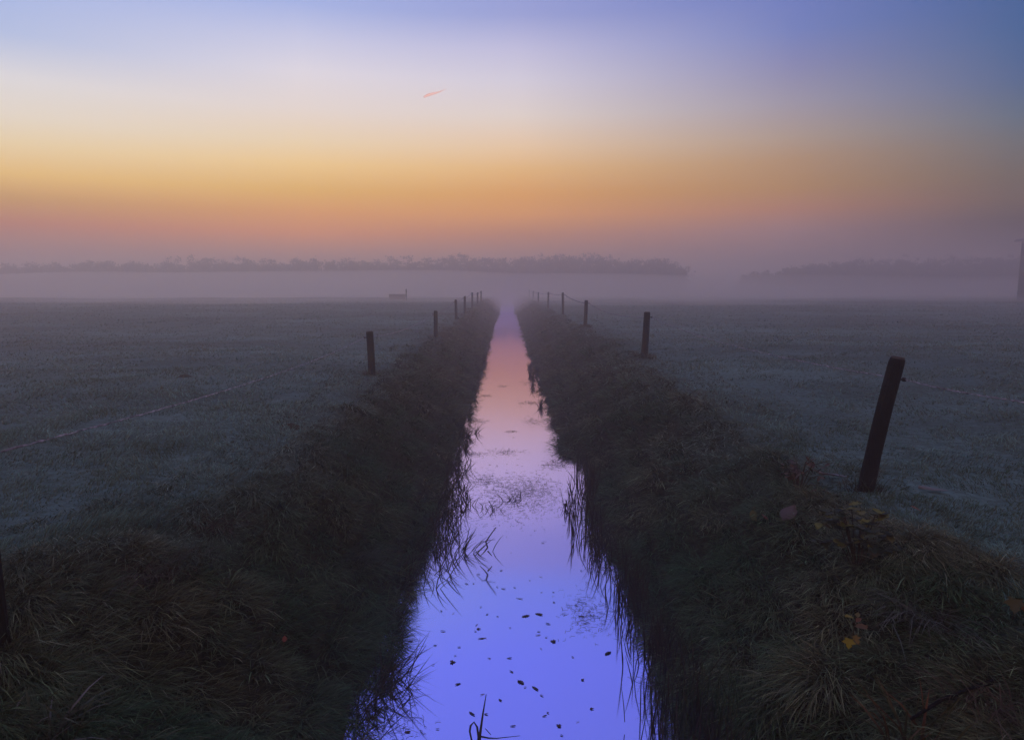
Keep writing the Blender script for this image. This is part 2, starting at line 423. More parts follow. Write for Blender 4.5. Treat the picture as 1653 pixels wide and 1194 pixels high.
def foot_tufts():
    parts = []
    for px, py, rr in [(3.04, 5.6, .10), (3.03, 15, .12), (2.98, 26, .14), (-2.53, 12.7, .11), (-2.32, 22.2, .13), (-2.53, 3.2, .1)]:
        n = 130; a = U(0, 6.28, n); r_ = rr * (.7 + np.abs(rng.normal(0, .6, n)))
        x, y = px + np.cos(a) * r_, py + np.sin(a) * r_; k = U(0, 1, n)
        parts.append(blade_arrays(np.stack([x, y, height(x, y) - .01], -1), U(.08, .24, n), .005 * max(1, py / 6) * U(.6, 1.3, n), a + rng.normal(0, .8, n), U(.1, .7, n), U(.1, .7, n),
                                  mixc((.02, .03, .015), (.03, .028, .015), k), mixc((.06, .10, .06), (.13, .14, .11), k)))
    return parts
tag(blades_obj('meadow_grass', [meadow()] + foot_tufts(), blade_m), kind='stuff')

# ---- the long drooping grass of the ditch banks
def bank_grass():
    parts = []
    n = 230000
    u = rng.random(n)
    y = 1 / (1 / 2.3 - u * (1 / 2.3 - 1 / 75))
    side = np.where(rng.random(n) < .5, -1, 1)
    tt = np.where(rng.random(n) < .84, U(-.02, 1.10, n), U(1.0, 1.65, n))
    f = np.where(side < 0, foot(y, -1), foot(y, 1)); c = np.where(side < 0, crest(y, -1), crest(y, 1))
    # tussocks: draw roots toward tussock centres on a jittered lattice
    x = side * (f + tt * (c - f))
    cell = .26 + .012 * y
    gx, gy = np.floor(x / cell), np.floor(y / cell)
    hx = _perm[(gx.astype(int) * 7 + 3) % 256, (gy.astype(int) * 13) % 256]; hy = _perm[(gx.astype(int) * 5) % 256, (gy.astype(int) * 11 + 9) % 256]
    hc = _perm[(gx.astype(int) * 3 + 50) % 256, (gy.astype(int) * 17 + 31) % 256]
    cx, cy = (gx + .2 + .6 * hx) * cell, (gy + .2 + .6 * hy) * cell
    pull = U(.0, .70, n) * (rng.random(n) < .85)
    x2 = x + (cx - x) * pull; y2 = y + (cy - y) * pull
    ok = bank_t(x2, y2) > -.03
    x, y, cx, cy, side, hc = x2[ok], y2[ok], cx[ok], cy[ok], side[ok], hc[ok]; n = len(x)
    t = bank_t(x, y)
    d = np.hypot(x, y); z = height(x, y)
    down = np.where(side < 0, 0.0, math.pi)                      # toward the water
    rx, ry = (x - cx), (y - cy); rl = np.hypot(rx, ry) + 1e-5
    sw = vnoise(x, y, .9, 41)
    slope = np.clip(1.25 - t, .15, 1)
    dx = np.cos(down) * .9 * slope + .5 * rx / rl * np.minimum(1, rl / .08) + rng.normal(0, .5, n)
    dy = -.35 + .55 * sw + .5 * ry / rl * np.minimum(1, rl / .08) + rng.normal(0, .5, n)
    head = np.arctan2(dy, dx)
    tall = np.clip(.45 + .45 * hc + .45 * vnoise(x, y, .5, 42), .2, 1.25)
    h = (.06 + .165 * tall ** 1.3) * U(.5, 1.25, n) * (1 - .55 * sstep(.95, 1.25, t))
    w = .0054 * np.maximum(1, d / 5.5) * U(.5, 1.6, n)
    g1, g2, g3 = vnoise(x, y, .7, 43), vnoise(x, y, 2.1, 44), hc
    br = np.clip(.40 + .5 * g1 + .5 * (g3 - .5) + U(-.28, .28, n) + .35 * sstep(.7, 1.1, t), 0, 1)
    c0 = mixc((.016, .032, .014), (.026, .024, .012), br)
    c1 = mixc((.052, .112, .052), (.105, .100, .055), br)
    straw = rng.random(n) < .05
    c1[straw] = np.array([.17, .16, .11]) * U(.6, 1.2, straw.sum())[:, None]
    fr = np.clip(np.where(side > 0, sstep(.25, 1.0, t) * .8, sstep(.6, 1.15, t)) * (.55 + .5 * g2 + .25 * g1) * sstep(3.2, 6, y + (side < 0) * .8) + U(-.1, .15, n), 0, 1)
    c1 = c1 * (1 - .75 * fr[:, None]) + np.array([.17, .26, .25]) * .75 * fr[:, None]
    vv = np.exp(np.where(side > 0, .26, .11) + rng.normal(0, .42, n) + .35 * (hc - .5) + .25 * g1)[:, None]; c1 = c1 * vv * np.array([.97, 1.13, 1.02])
    P = np.stack([x, y, z - .01], -1)
    parts.append(blade_arrays(P, h, w, head, np.clip(U(.45, .95, n), 0, 1), U(.35, 1.0, n), c0, c1))
    return parts

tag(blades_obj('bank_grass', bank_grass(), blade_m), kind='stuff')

# ---- reeds and water grass along both waterlines
reed_m = tint_mat('reed_blade', .6, .25, .25)
def reeds():
    parts = []
    # clumps: (side, y0, y1, count, how far out, height range, lean)
    spec = [(1, 2.9, 4.6, 230, .12, (.18, .55), .25), (1, 4.2, 6.4, 230, .14, (.15, .48), .3), (1, 6.4, 9.3, 170, .12, (.15, .42), .3), (1, 9.5, 22, 160, .22, (.10, .32), .35),
            (-1, 2.7, 4.2, 300, .12, (.12, .34), .7), (-1, 4.2, 6.2, 210, .08, (.10, .26), .75), (-1, 5.9, 8.0, 260, .28, (.12, .40), .55), (-1, 8.0, 11.5, 300, .24, (.10, .34), .55), (-1, 11.5, 26, 220, .14, (.10, .30), .5)]
    for side, y0, y1, n, outw, (h0, h1), ln in spec:
        ncl = max(5, n // 16)
        yc = U(y0, y1, ncl); oc = U(0, 1, ncl) ** 1.8 * outw - .05
        idx = rng.integers(0, ncl, n)
        y = yc[idx] + rng.normal(0, .05, n); f = foot(y, side)
        x = side * (f - oc[idx] - rng.normal(0, .02, n))
        h = U(h0, h1, n); d = np.hypot(x, y)
        w = .0050 * np.maximum(1, d / 6.5) * U(.6, 1.5, n)
        inward = 0.0 if side < 0 else math.pi
        head = inward + rng.normal(0, .9, n) if side < 0 else U(0, 2 * math.pi, n)
        br = U(0, 1, n)
        c0 = mixc((.012, .018, .009), (.016, .015, .009), br); c1 = mixc((.024, .044, .018), (.042, .036, .020), br)
        P = np.stack([x, y, np.maximum(height(x, y), WATER - .03)], -1)
        parts.append(blade_arrays(P, h, w, head, np.clip(U(.3, 1.4, n) * ln, 0, .98), U(.0, .7, n) * (ln + .25), c0, c1))
    return parts
def reed_strokes(parts):
    """single stiff stems and bent leaves that stand clear of the bank in the water"""
    for side, y0, y1, n, o0, o1, (h0, h1), le, wd in [
            (1, 2.9, 4.3, 120, .00, .30, (.16, .46), (.0, .25), .0075), (1, 4.2, 6.6, 110, .00, .24, (.14, .38), (.0, .3), .008), (1, 6.4, 8.9, 130, .00, .26, (.14, .44), (.0, .35), .009),
            (-1, 3.5, 4.3, 90, .00, .20, (.14, .36), (.7, .98), .006), (-1, 4.3, 5.6, 70, .00, .05, (.10, .24), (.4, .95), .006), (-1, 5.4, 7.6, 200, .00, .34, (.12, .34), (.1, .9), .008), (-1, 7.6, 9.5, 130, .0, .26, (.1, .3), (.1, .9), .009)]:
        y = U(y0, y1, n); f = foot(y, side); x = side * (f - (o0 + (o1 - o0) * U(0, 1, n) ** 1.7))
        br = U(0, 1, n); c0 = mixc((.010, .014, .007), (.014, .012, .008), br); c1 = mixc((.018, .03, .012), (.032, .028, .016), br)
        hd = U(0, 2 * math.pi, n) if side > 0 else rng.normal(0, 1.0, n)
        parts.append(blade_arrays(np.stack([x, y, np.full(n, WATER - .02)], -1), U(h0, h1, n), wd * U(.6, 1.3, n), hd, U(le[0], le[1], n), U(0, .35, n) * (rng.random(n) < .5), c0, c1, face=U(-.5, .5, n)))
    return parts
tag(blades_obj('reeds', reed_strokes(reeds()), reed_m), kind='stuff')

# ---- strands and scum of weed lying on the water
def weed():
    V, F, C = [], [], []
    patches = [(.05, 7.9, .55, .95, 1100), (.35, 8.2, .35, .7, 500), (-.30, 8.6, .25, .35, 200), (.0, 10.1, .22, .25, 120), (.62, 5.0, .16, .35, 260), (-.62, 8.9, .16, .4, 160),
               (.72, 9.4, .22, .30, 260), (-.5, 10.0, .20, .15, 90), (.08, 11.6, .10, .10, 40), (-.55, 12.5, .20, .2, 90), (.5, 14.5, .24, .25, 110), (-.5, 15.5, .15, .2, 70), (.5, 12.5, .2, .5, 120), (.55, 17.5, .2, .8, 90), (-.1, 17, .15, .2, 40), (-.6, 3.6, .10, .4, 90)]
    for cx, cy, sx, sy, n in patches:
        for _ in range(int(n * 1.3)):
            x, y = random.gauss(cx, sx * .55), random.gauss(cy, sy * .5)
            if bank_t(np.array(x), np.array(y)) > -.02: continue
            a = random.uniform(0, math.pi); l = random.uniform(.008, .055) * (1 + (y - 4) * .03); w = random.uniform(.0005, .0015) * max(1, y / 5.5)
            z = WATER + .004 + random.random() * .003
            dx, dy = math.cos(a), math.sin(a); k = random.uniform(-.4, .4) * l
            o = len(V)
            for s_ in (-1, 0, 1):
                px, py = x + dx * l * s_ * .5 - dy * k * (1 - abs(s_)), y + dy * l * s_ * .5 + dx * k * (1 - abs(s_))
                V.append((px - dy * w, py + dx * w, z)); V.append((px + dy * w, py - dx * w, z + .001))
            F += [(o, o + 1, o + 3, o + 2), (o + 2, o + 3, o + 5, o + 4)]
            b = random.random(); C += [(.015 + .02 * b, .017 + .008 * b, .010)] * 6
    o = np_mesh('floating_weed', np.array(V), [np.array(F)], reed_m, {'tint': np.array(C)})
    tag(o, kind='stuff')
weed()

#==THINGS==
# ------------------------------------------------------------------ fence posts and wires
wood_m = noise_mat('weathered_post', (.004, .004, .004), (.012, .0125, .012), 14, .95, .08, (6, 6, .7), .8, 8, c3=(.026, .026, .026))
end_m = noise_mat('post_end_grain', (.03, .027, .025), (.08, .075, .075), 30, .9, .15, (1, 1, 1), .4)
black_m = noise_mat('black_plastic', (.008, .008, .008), (.014, .014, .014), 40, .5, .4)
wire_m = noise_mat('frosted_wire', (.05, .05, .055), (.42, .45, .50), 18, .8, .2)

def post(x, y, zt, dia, lx, ly, bend, side, label, group, ins_drop=.16, parts=True, seed=0):
    random.seed(seed)
    zg = float(height(np.array(x), np.array(y)))
    zb = zg - .30
    r = empty('fence_post', (x, y, zg)); tag(r, label, 'fence post', group)
    H = zt - zg
    def at(u):                                                    # u 0 at the ground, 1 at the top
        return Vector((lx * u + bend * math.sin(math.pi * min(max(u, 0), 1)), ly * u, H * u))
    n = 16 if parts else 8
    us = [-.30 / H, 0, .14, .28, .42, .56, .70, .84, .95, .985]
    rad = [dia / 2 * (1.03 - .06 * max(u, 0) + random.uniform(-.025, .025)) for u in us]
    rad[-1] *= .94
    b = MB(); b.tube([at(u) for u in us], rad, n, cap=True, jit=.03)
    b.build('shaft', wood_m, r, smooth=False)
    if parts:
        b = MB(); b.tube([at(.985), at(1.0) + Vector((0, 0, 0))], [dia / 2 * .90, dia / 2 * .72], n, jit=.02)
        b.build('post_top', end_m, r)
    ui = 1 - ins_drop / H
    p = at(ui); ax = Vector((side, 0, 0))
    k = MB()
    k.tube([p + ax * (dia / 2 - .015), p + ax * (dia / 2 + .022)], .009, 8)
    k.tube([p + ax * (dia / 2 + .020), p + ax * (dia / 2 + .026), p + ax * (dia / 2 + .046), p + ax * (dia / 2 + .052)], [.012, .019, .019, .012], 10)
    k.build('insulator', black_m, r)
    return Vector((x, y, zg)) + p + ax * (dia / 2 + .036)

GL, GR = 'fence posts along the left bank', 'fence posts along the right bank'
RP = [  # x, y, top z, dia, lean x, lean y, bend, label
 (3.04, 5.60, 1.020, .126, .20, .0, -.012, 'thick dark round fence post leaning right, nearest on the right bank'),
 (3.03, 15.0, 1.040, .145, .05, .02, .006, 'dark upright fence post on the right bank, second from the leaning thick one'),
 (2.98, 26.0, 1.070, .140, .03, .0, .0, 'dark slim fence post on the right bank, third from the leaning thick one'),
 (3.03, 37.0, 1.260, .130, -.02, .0, .0, 'hazy tall thin fence post on the right bank, fourth from the leaning one'),
 (3.00, 50.0, 1.190, .130, .02, .0, .0, 'faint fence post in the mist on the right bank, fifth from the leaning one'),
 (2.98, 65.0, 1.05, .13, .0, .0, .0, 'very faint fence post in thick mist on the right bank, sixth from the leaning one'),
 (2.97, 78.0, 1.05, .13, .02, .0, .0, 'seventh right-bank fence post, almost lost in the mist'),
 (3.00, 92.0, 1.15, .13, -.02, .0, .0, 'eighth right-bank fence post, a bare trace in the mist'),
]
LP = [
 (-2.53, 3.2, 1.00, .125, -.02, .0, .0, 'black fence post cut by the left edge of the photo, nearest on the left bank'),
 (-2.53, 12.7, .77, .135, -.025, .0, .004, 'dark squat fence post on the left bank, first one fully in view'),
 (-2.32, 22.2, .81, .130, .01, .0, .0, 'dark fence post on the left bank, second one fully in view'),
 (-2.32, 31.3, .99, .125, -.015, .0, .0, 'slim hazy fence post on the left bank, third one fully in view'),
 (-2.30, 37.3, 1.06, .125, .01, .0, .0, 'thin hazy fence post on the left bank, fourth one fully in view'),
 (-2.30, 45.5, 1.19, .125, .0, .0, .0, 'faint fence post in the mist on the left bank, fifth one fully in view'),
 (-2.28, 53.0, 1.13, .125, .02, .0, .0, 'very faint fence post in thick mist on the left bank, sixth one fully in view'),
 (-2.30, 61.0, 1.20, .125, .0, .0, .0, 'seventh left-bank fence post, almost lost in the mist'),
]
def along(P, side, group):
    out = []
    for i, (x, y, zt, dia, lx, ly, bd, lab) in enumerate(P):
        sd = 1 if (side < 0 and y < 5) else side
        out.append(post(x, y, zt, dia, lx, ly, bd, sd, lab, group, .19 if y < 8 else .12, parts=y < 40, seed=i + 10 * side))
    return out
IR, IL = along(RP, 1, GR), along(LP, -1, GL)

def wire(pts, sags, name, label, beads):
    random.seed(len(pts) * 3 + 1)
    b = MB(); line, rad = [], []
    for (p, q), sag in zip(zip(pts[:-1], pts[1:]), sags):
        L_ = (q - p).length; near = p.y < 30; n = max(8, int(L_ / (.022 if near else .3)))
        run = 0
        for i in range(n):
            u = i / n; v = p.lerp(q, u); v.z -= sag * 4 * u * (1 - u)
            dm = max(.0026, .00028 * v.y)
            if run <= 0: run = random.choice([1, 1, 2, 2, 3, -1, -2, -3])
            fat = near and run > 0
            if run > 0: run -= 1
            elif near: run += 1
            if near: v.z += random.uniform(-.003, .003)
            line.append(v); rad.append(dm * (random.uniform(1.3, 2.6) if fat else random.uniform(.85, 1.1)))   # rime clinging in tufts
    line.append(pts[-1]); rad.append(.006)
    b.tube(line, rad, 5)
    o = b.build(name, wire_m); tag(o, label, 'wire')
    return o
wire([Vector((4.6, 1.6, .98)), Vector((3.42, 4.15, .86))] + IR, [.01, .02, .12, .16, .10, .06, .06, .05, .05, .05], 'fence_wire', 'thin frosted wire sagging between the right-hand fence posts', 1)
wire([IL[0]] + IL[1:], [.10, .14, .09, .05, .06, .05, .04], 'fence_wire', 'thin frosted wire sagging between the left-hand fence posts', 1)

#==LEAVES==
# ------------------------------------------------------------------ leaves and single plants
leaf_m = tint_mat('dead_leaf', .6, .3, .2)
stem_m = noise_mat('plant_stem', (.020, .022, .010), (.045, .036, .018), 30, .8, .2)

def leaf_shape(kind, k=0):
    """unit leaf along +y, folded a little along its midrib; returns rim points and a midrib"""
    r = random.Random(k)
    if kind == 'oval':
        prof = [(0, .03), (.18, .20), (.42, .30), (.66, .24), (.86, .11), (1, .0)]
    elif kind == 'lance':
        prof = [(0, .02), (.2, .10), (.5, .14), (.8, .07), (1, .0)]
    elif kind == 'oak':
        prof = [(0, .03), (.14, .12), (.24, .22), (.33, .13), (.46, .30), (.57, .17), (.70, .27), (.82, .13), (.92, .12), (1, .02)]
    else:                                                            # maple: five pointed lobes
        prof = [(0, .02), (.02, .22), (-.06, .40), (.16, .36), (.22, .42), (.40, .62), (.46, .40), (.52, .22), (.72, .30), (.78, .16), (1, .0)]
    V, F = [], []
    curl = r.uniform(.05, .25); tw = r.uniform(-.12, .12)
    for y, w in prof:
        w1, w2 = w * r.uniform(.85, 1.15), w * r.uniform(.85, 1.15)
        z = curl * (y - .5) ** 2 - curl * .25
        V += [(-w1, y - .5, z + .35 * w1 + tw * y + r.uniform(-.02, .02)), (0, y - .5, z), (w2, y - .5, z + .30 * w2 - tw * y + r.uniform(-.02, .02))]
    for i in range(len(prof) - 1):
        o = i * 3
        F += [(o, o + 1, o + 4, o + 3), (o + 1, o + 2, o + 5, o + 4)]
    return V, F

def leaf_obj(name, kind, k, c):
    V, F = leaf_shape(kind, k)
    o = np_mesh(name, np.array(V), [np.array(F)], leaf_m, {'tint': np.tile(np.array(c), (len(V), 1)) * np.linspace(.8, 1.2, len(V))[:, None]})
    m = o.modifiers.new('thick', 'SOLIDIFY'); m.thickness = .012
    return o

# leaves lying on the water
FL = [(-0.053, 5.791), (-0.252, 5.709), (0.193, 5.578), (0.293, 5.652), (0.654, 5.776), (-0.345, 5.514), (-0.283, 5.518), (-0.083, 5.454), (-0.033, 5.423), (0.062, 5.444), (0.282, 5.347), (0.38, 5.346), (0.1, 5.24), (0.375, 5.165), (-0.208, 5.094), (0.544, 5.124), (-0.511, 5.027), (-0.415, 4.993), (-0.154, 4.976), (-0.074, 4.935), (0.14, 4.944), (0.244, 4.973), (0.569, 4.934), (0.579, 4.822), (-0.228, 4.807), (0.305, 4.821), (0.02, 4.761), (-0.207, 4.752), (-0.232, 4.715), (-0.47, 4.72), (0.23, 4.708), (0.224, 4.659), (0.28, 4.625), (-0.18, 4.613), (0.321, 4.571), (-0.506, 4.517), (-0.686, 4.575), (-0.336, 4.494), (0.235, 4.469), (-0.355, 4.386), (-0.494, 4.27), (-0.362, 4.306), (0.445, 4.36), (-0.122, 4.347), (0.014, 4.349), (0.69, 4.405), (0.027, 4.187), (0.086, 4.069), (0.484, 4.094), (-0.312, 4.049), (0.112, 4.013), (0.175, 3.998), (-0.154, 3.937), (0.212, 3.925), (-0.043, 3.877), (0.506, 3.788), (-0.208, 3.747), (0.24, 3.753), (0.218, 3.722), (0.408, 3.669), (-0.124, 3.742), (0.032, 3.63), (0.292, 3.633), (-0.397, 3.607), (-0.564, 3.582), (0.305, 3.548), (-0.465, 3.569), (-0.565, 3.991), (0.106, 11.134), (0.662, 10.315), (-0.244, 9.39), (-0.14, 9.34), (-0.003, 9.431), (0.14, 9.375), (0.002, 8.945), (0.395, 9.06), (-0.329, 8.682), (-0.194, 8.676), (0.208, 8.715), (0.348, 6.431), (0.038, 6.196)]
big = {20: .095, 12: .085, 33: .085, 21: .09, 47: .085, 45: .085, 51: .085, 56: .075}
src = []
cols = [(.020, .012, .007), (.055, .026, .014), (.015, .012, .008), (.075, .042, .022), (.030, .024, .012)]
for k in range(7):
    src.append(leaf_obj('floating_leaf', ['oak', 'oval', 'oak', 'lance', 'oval', 'oak', 'maple'][k], k + 3, cols[k % 5]))
random.seed(5)
SPECIAL = {20: 'broad dark curled leaf floating mid-ditch just above the centre of the open blue water',
           33: 'long dark narrow leaf floating level on the blue water right of centre',
           45: 'dark lobed leaf floating close to the right-hand reeds'}
for i, (x, y) in enumerate(FL):
    k = 3 if i in (33, 12) else (0 if i in (20, 45) else i % 7)
    o = src[i] if i < 7 else src[k].copy()
    if i >= 7: col.objects.link(o)
    s_ = .72 * big.get(i, random.uniform(.026, .056)) * (1 if y < 6.5 else 1.15)
    o.location = (x, y, WATER + .004); o.scale = (s_ * random.uniform(.45, .9), s_, s_ * random.uniform(.15, .6))
    o.rotation_euler = (random.uniform(-.12, .12), random.uniform(-.12, .12), random.choice([1.57, -1.57]) + random.uniform(-1.0, 1.0))
    tag(o, SPECIAL.get(i, 'small dark brown leaf floating flat on the ditch water'), 'leaf', 'leaves floating on the ditch water')

def gz(x, y): return float(height(np.array(float(x)), np.array(float(y))))

def clump(name, label, cat, x, y, n, h, w, c0, c1, spread=.06, lean=(.2, .8), droop=(.1, .7), z=None, group=None, tips=None, head=None, parent=None):
    z = gz(x, y) if z is None else z
    P = np.stack([rng.normal(0, spread, n), rng.normal(0, spread * .8, n), np.full(n, -.01)], -1)
    hd = U(0, 2 * math.pi, n) if head is None else head + rng.normal(0, .6, n)
    k = U(0, 1, n)
    a = mixc(c0[0], c0[1], k); b = mixc(c1[0], c1[1], k)
    if tips is not None:
        q = rng.random(n) < tips[0]; b[q] = np.array(tips[1])
    V, q_, t_, C = blade_arrays(P, U(h[0], h[1], n), U(.6, 1.3, n) * w, hd, U(lean[0], lean[1], n), U(droop[0], droop[1], n), a, b)
    o = np_mesh(name, V, [q_, t_], reed_m, {'tint': C}); o.location = (x, y, z)
    return tag(o, label, cat, group)

G0, G1 = ((.012, .022, .009), (.020, .020, .009)), ((.030, .062, .022), (.060, .068, .028))
B0, B1 = ((.022, .016, .009), (.030, .020, .010)), ((.085, .062, .034), (.11, .070, .036))
clump('sedge', 'sedge tuft with orange-tipped blades at the bottom right on the near bank', 'plant', 1.886, 2.929, 34, (.22, .46), .011, G0, ((.045, .075, .020), (.10, .075, .025)), .045, (.2, .7), (.05, .5), tips=(.4, (.15, .070, .024)))
clump('sedge', 'broad green sedge clump in the bottom left corner', 'plant', -2.034, 2.753, 90, (.16, .36), .010, G0, ((.035, .075, .025), (.085, .095, .05)), .10, (.3, .9), (.3, 1.0), tips=(.12, (.24, .25, .24)))
clump('grass_tussock', 'tall lush dark green grass tuft rising from the right waterline at the bottom', 'grass tuft', 1.216, 3.449, 230, (.20, .48), .006, ((.008, .022, .008), (.012, .02, .008)), ((.022, .070, .022), (.035, .060, .022)), .20, (.02, .20), (.02, .22))
TG = 'grass tussocks on the banks'
clump('grass_tussock', 'rounded green tussock on the left bank edge, right of a browner one', 'grass tuft', -2.108, 4.226, 360, (.14, .28), .005, G0, ((.035, .080, .028), (.06, .085, .035)), .09, (.4, .95), (.5, 1.1), group=TG)
clump('grass_tussock', 'brownish tussock on the left bank edge, left of a greener one', 'grass tuft', -2.197, 4.052, 260, (.14, .28), .005, B0, ((.06, .055, .03), (.09, .065, .035)), .10, (.4, .95), (.4, 1.0), group=TG)
clump('grass_tussock', 'reddish brown tussock where the left meadow drops to the ditch', 'grass tuft', -2.184, 4.917, 320, (.10, .24), .0045, B0, B1, .11, (.4, .95), (.4, 1.0), group=TG)
clump('grass_tussock', 'combed green tussock midway down the left bank', 'grass tuft', -1.314, 5.376, 300, (.16, .32), .005, G0, ((.030, .070, .026), (.05, .075, .03)), .10, (.5, .95), (.6, 1.1), head=.2, group=TG)
clump('grass_tussock', 'pale frosted long-bladed tussock on the right bank beside a dark hollow', 'grass tuft', 2.324, 3.617, 200, (.16, .34), .006, G0, ((.09, .12, .09), (.17, .18, .15)), .09, (.5, 1.0), (.5, 1.1), group=TG)
clump('grass_tussock', 'straw brown tangled tussock by the right edge near a broken stick', 'grass tuft', 2.326, 3.022, 220, (.14, .32), .005, B0, ((.12, .085, .045), (.15, .11, .06)), .12, (.5, 1.0), (.4, 1.1), group=TG)
WG = 'grass tufts standing in the water'
clump('water_grass', 'three-bladed upright grass tuft standing in the water by the left bank', 'water plant', -.44, 7.6, 9, (.12, .30), .013, G0, ((.02, .03, .012), (.03, .03, .014)), .035, (.1, .8), (0, .15), z=WATER, group=WG)
clump('water_grass', 'spiky splayed grass tuft alone in mid-ditch among floating weed', 'water plant', .076, 7.8, 15, (.08, .20), .010, G0, ((.02, .03, .012), (.03, .03, .014)), .05, (.5, .98), (0, .4), z=WATER, group=WG)
clump('water_grass', 'small dense grass tuft in the water left of mid-ditch', 'water plant', -.20, 7.45, 18, (.07, .17), .008, G0, ((.02, .03, .012), (.03, .03, .014)), .05, (.3, .95), (0, .4), z=WATER, group=WG)
clump('water_grass', 'forked grass tuft in the water at the right edge of the weed mat', 'water plant', .66, 7.5, 9, (.10, .26), .011, G0, ((.02, .03, .012), (.03, .03, .014)), .03, (.1, .7), (0, .3), z=WATER, group=WG)
clump('water_grass', 'tangled grass tuft leaning out of the left reeds over the water', 'water plant', -.42, 6.2, 26, (.12, .32), .009, G0, ((.02, .03, .012), (.03, .03, .014)), .08, (.4, .98), (0, .5), z=WATER, head=.3, group=WG)

def strips(name, label, cat, loc, polys, c, parent=None):
    """flat folded reed blades following poly-lines [(points), width at foot, width at end]"""
    V, F, C = [], [], []
    for pts, w0, w1 in polys:
        pts = [Vector(p) for p in pts]; o = len(V)
        for i, p in enumerate(pts):
            a, b = pts[max(0, i - 1)], pts[min(len(pts) - 1, i + 1)]
            d = (b - a).normalized(); n = d.cross(Vector((.15, 1, .25))); n.normalize()
            w = (w0 + (w1 - w0) * i / (len(pts) - 1)) * .5
            V += [tuple(p - n * w), tuple(p + d.cross(n) * w * .35), tuple(p + n * w)]
        for i in range(len(pts) - 1):
            q = o + i * 3; F += [(q, q + 1, q + 4, q + 3), (q + 1, q + 2, q + 5, q + 4)]
    C = np.tile(np.array(c), (len(V), 1)) * np.random.default_rng(1).uniform(.7, 1.3, (len(V), 1))
    o = np_mesh(name, np.array(V), [np.array(F)], reed_m, {'tint': C}); o.location = loc
    return tag(o, label, cat)
strips('bent_reed','dead reed bent into zigzags at the left waterline near the bottom','reed',(-0.767,3.950,-0.880),[([(0.078,0.000,0.141),(0.118,0.000,0.112),(0.156,0.000,0.086),(0.128,-0.020,0.072),(0.080,-0.030,0.038)],0.006,0.004),([(0.111,0.000,0.075),(0.136,0.000,0.104),(0.203,0.000,0.200),(0.270,0.000,0.298)],0.011,0.003),([(0.111,0.000,0.075),(0.165,0.000,0.004),(0.219,0.000,-0.082),(0.260,-0.050,-0.057)],0.009,0.005),([(0.219,0.000,-0.082),(0.201,0.000,-0.119),(0.190,0.000,-0.156),(0.200,0.000,-0.186)],0.004,0.003),([(0.143,0.020,0.100),(0.175,0.020,0.114),(0.203,0.020,0.133)],0.006,0.002),([(0.071,-0.100,0.006),(0.099,-0.100,0.042),(0.140,-0.100,0.064),(0.248,-0.100,0.074)],0.007,0.004),([(0.061,-0.120,0.012),(0.122,-0.120,0.033),(0.186,-0.140,0.067)],0.006,0.003)],(.022,.024,.013))
strips('reed','green reed with one looped blade standing in the water at bottom centre','reed',(-0.146,3.420,-0.900),[([(-0.009,0.000,0.026),(-0.001,0.000,0.105),(0.015,0.000,0.222),(0.033,0.000,0.332)],0.02,0.004),([(-0.014,0.000,0.026),(-0.010,0.000,0.085),(-0.017,0.000,0.144),(-0.034,0.000,0.172),(-0.052,0.000,0.151),(-0.057,0.000,0.118),(-0.048,0.000,0.072),(-0.041,0.000,0.026)],0.013,0.01),([(-0.001,0.000,0.089),(0.045,-0.020,0.093),(0.087,-0.020,0.091),(0.215,0.000,0.091)],0.016,0.004),([(0.025,0.050,0.100),(0.056,0.030,0.077)],0.006,0.006)],(.024,.034,.016))
strips('bent_reed','pale-tipped forked reed standing in the water beyond the left reeds','reed',(-0.220,6.000,-0.900),[([(0.041,0.000,0.129),(0.025,0.000,0.183),(0.062,0.000,0.241),(0.118,0.000,0.321)],0.016,0.008),([(0.025,0.000,0.183),(-0.010,0.000,0.188),(-0.062,0.000,0.130)],0.01,0.004),([(0.041,0.000,0.129),(0.010,0.000,0.087),(-0.032,0.000,0.044)],0.014,0.005),([(0.041,0.000,0.097),(0.081,0.000,0.049)],0.016,0.006),([(0.020,0.000,0.183),(0.051,0.000,0.199),(0.113,0.000,0.204)],0.008,0.003)],(.024,.024,.015))


def sprig(name, label, cat, x, y, stems, leaves, group=None):
    """stems: list of poly-lines; leaves: (position, size, heading, pitch, colour, kind)"""
    r = empty(name, (x, y, gz(x, y))); tag(r, label, cat, group)
    b = MB()
    for pts, rad in stems: b.tube(pts, [rad * (1 - .6 * i / (len(pts) - 1)) for i in range(len(pts))], 6)
    b.build('stem', stem_m, r)
    V, F, C, o = [], [], [], 0
    for k, (p, s_, hd, pt, c, kind) in enumerate(leaves):
        v, f = leaf_shape(kind, k)
        v = np.array(v); v[:, 1] += .5; v *= s_
        cp, sp = math.cos(pt), math.sin(pt); ch, sh = math.cos(hd), math.sin(hd)
        v = np.stack([v[:, 0], v[:, 1] * cp - v[:, 2] * sp, v[:, 1] * sp + v[:, 2] * cp], -1)
        v = np.stack([v[:, 0] * ch - v[:, 1] * sh, v[:, 0] * sh + v[:, 1] * ch, v[:, 2]], -1) + np.array(p)
        V.append(v); F.append(np.array(f) + o); C.append(np.tile(np.array(c), (len(v), 1))); o += len(v)
    l = np_mesh('foliage', np.concatenate(V), [np.concatenate(F)], leaf_m, {'tint': np.concatenate(C)}); l.parent = r
    return r

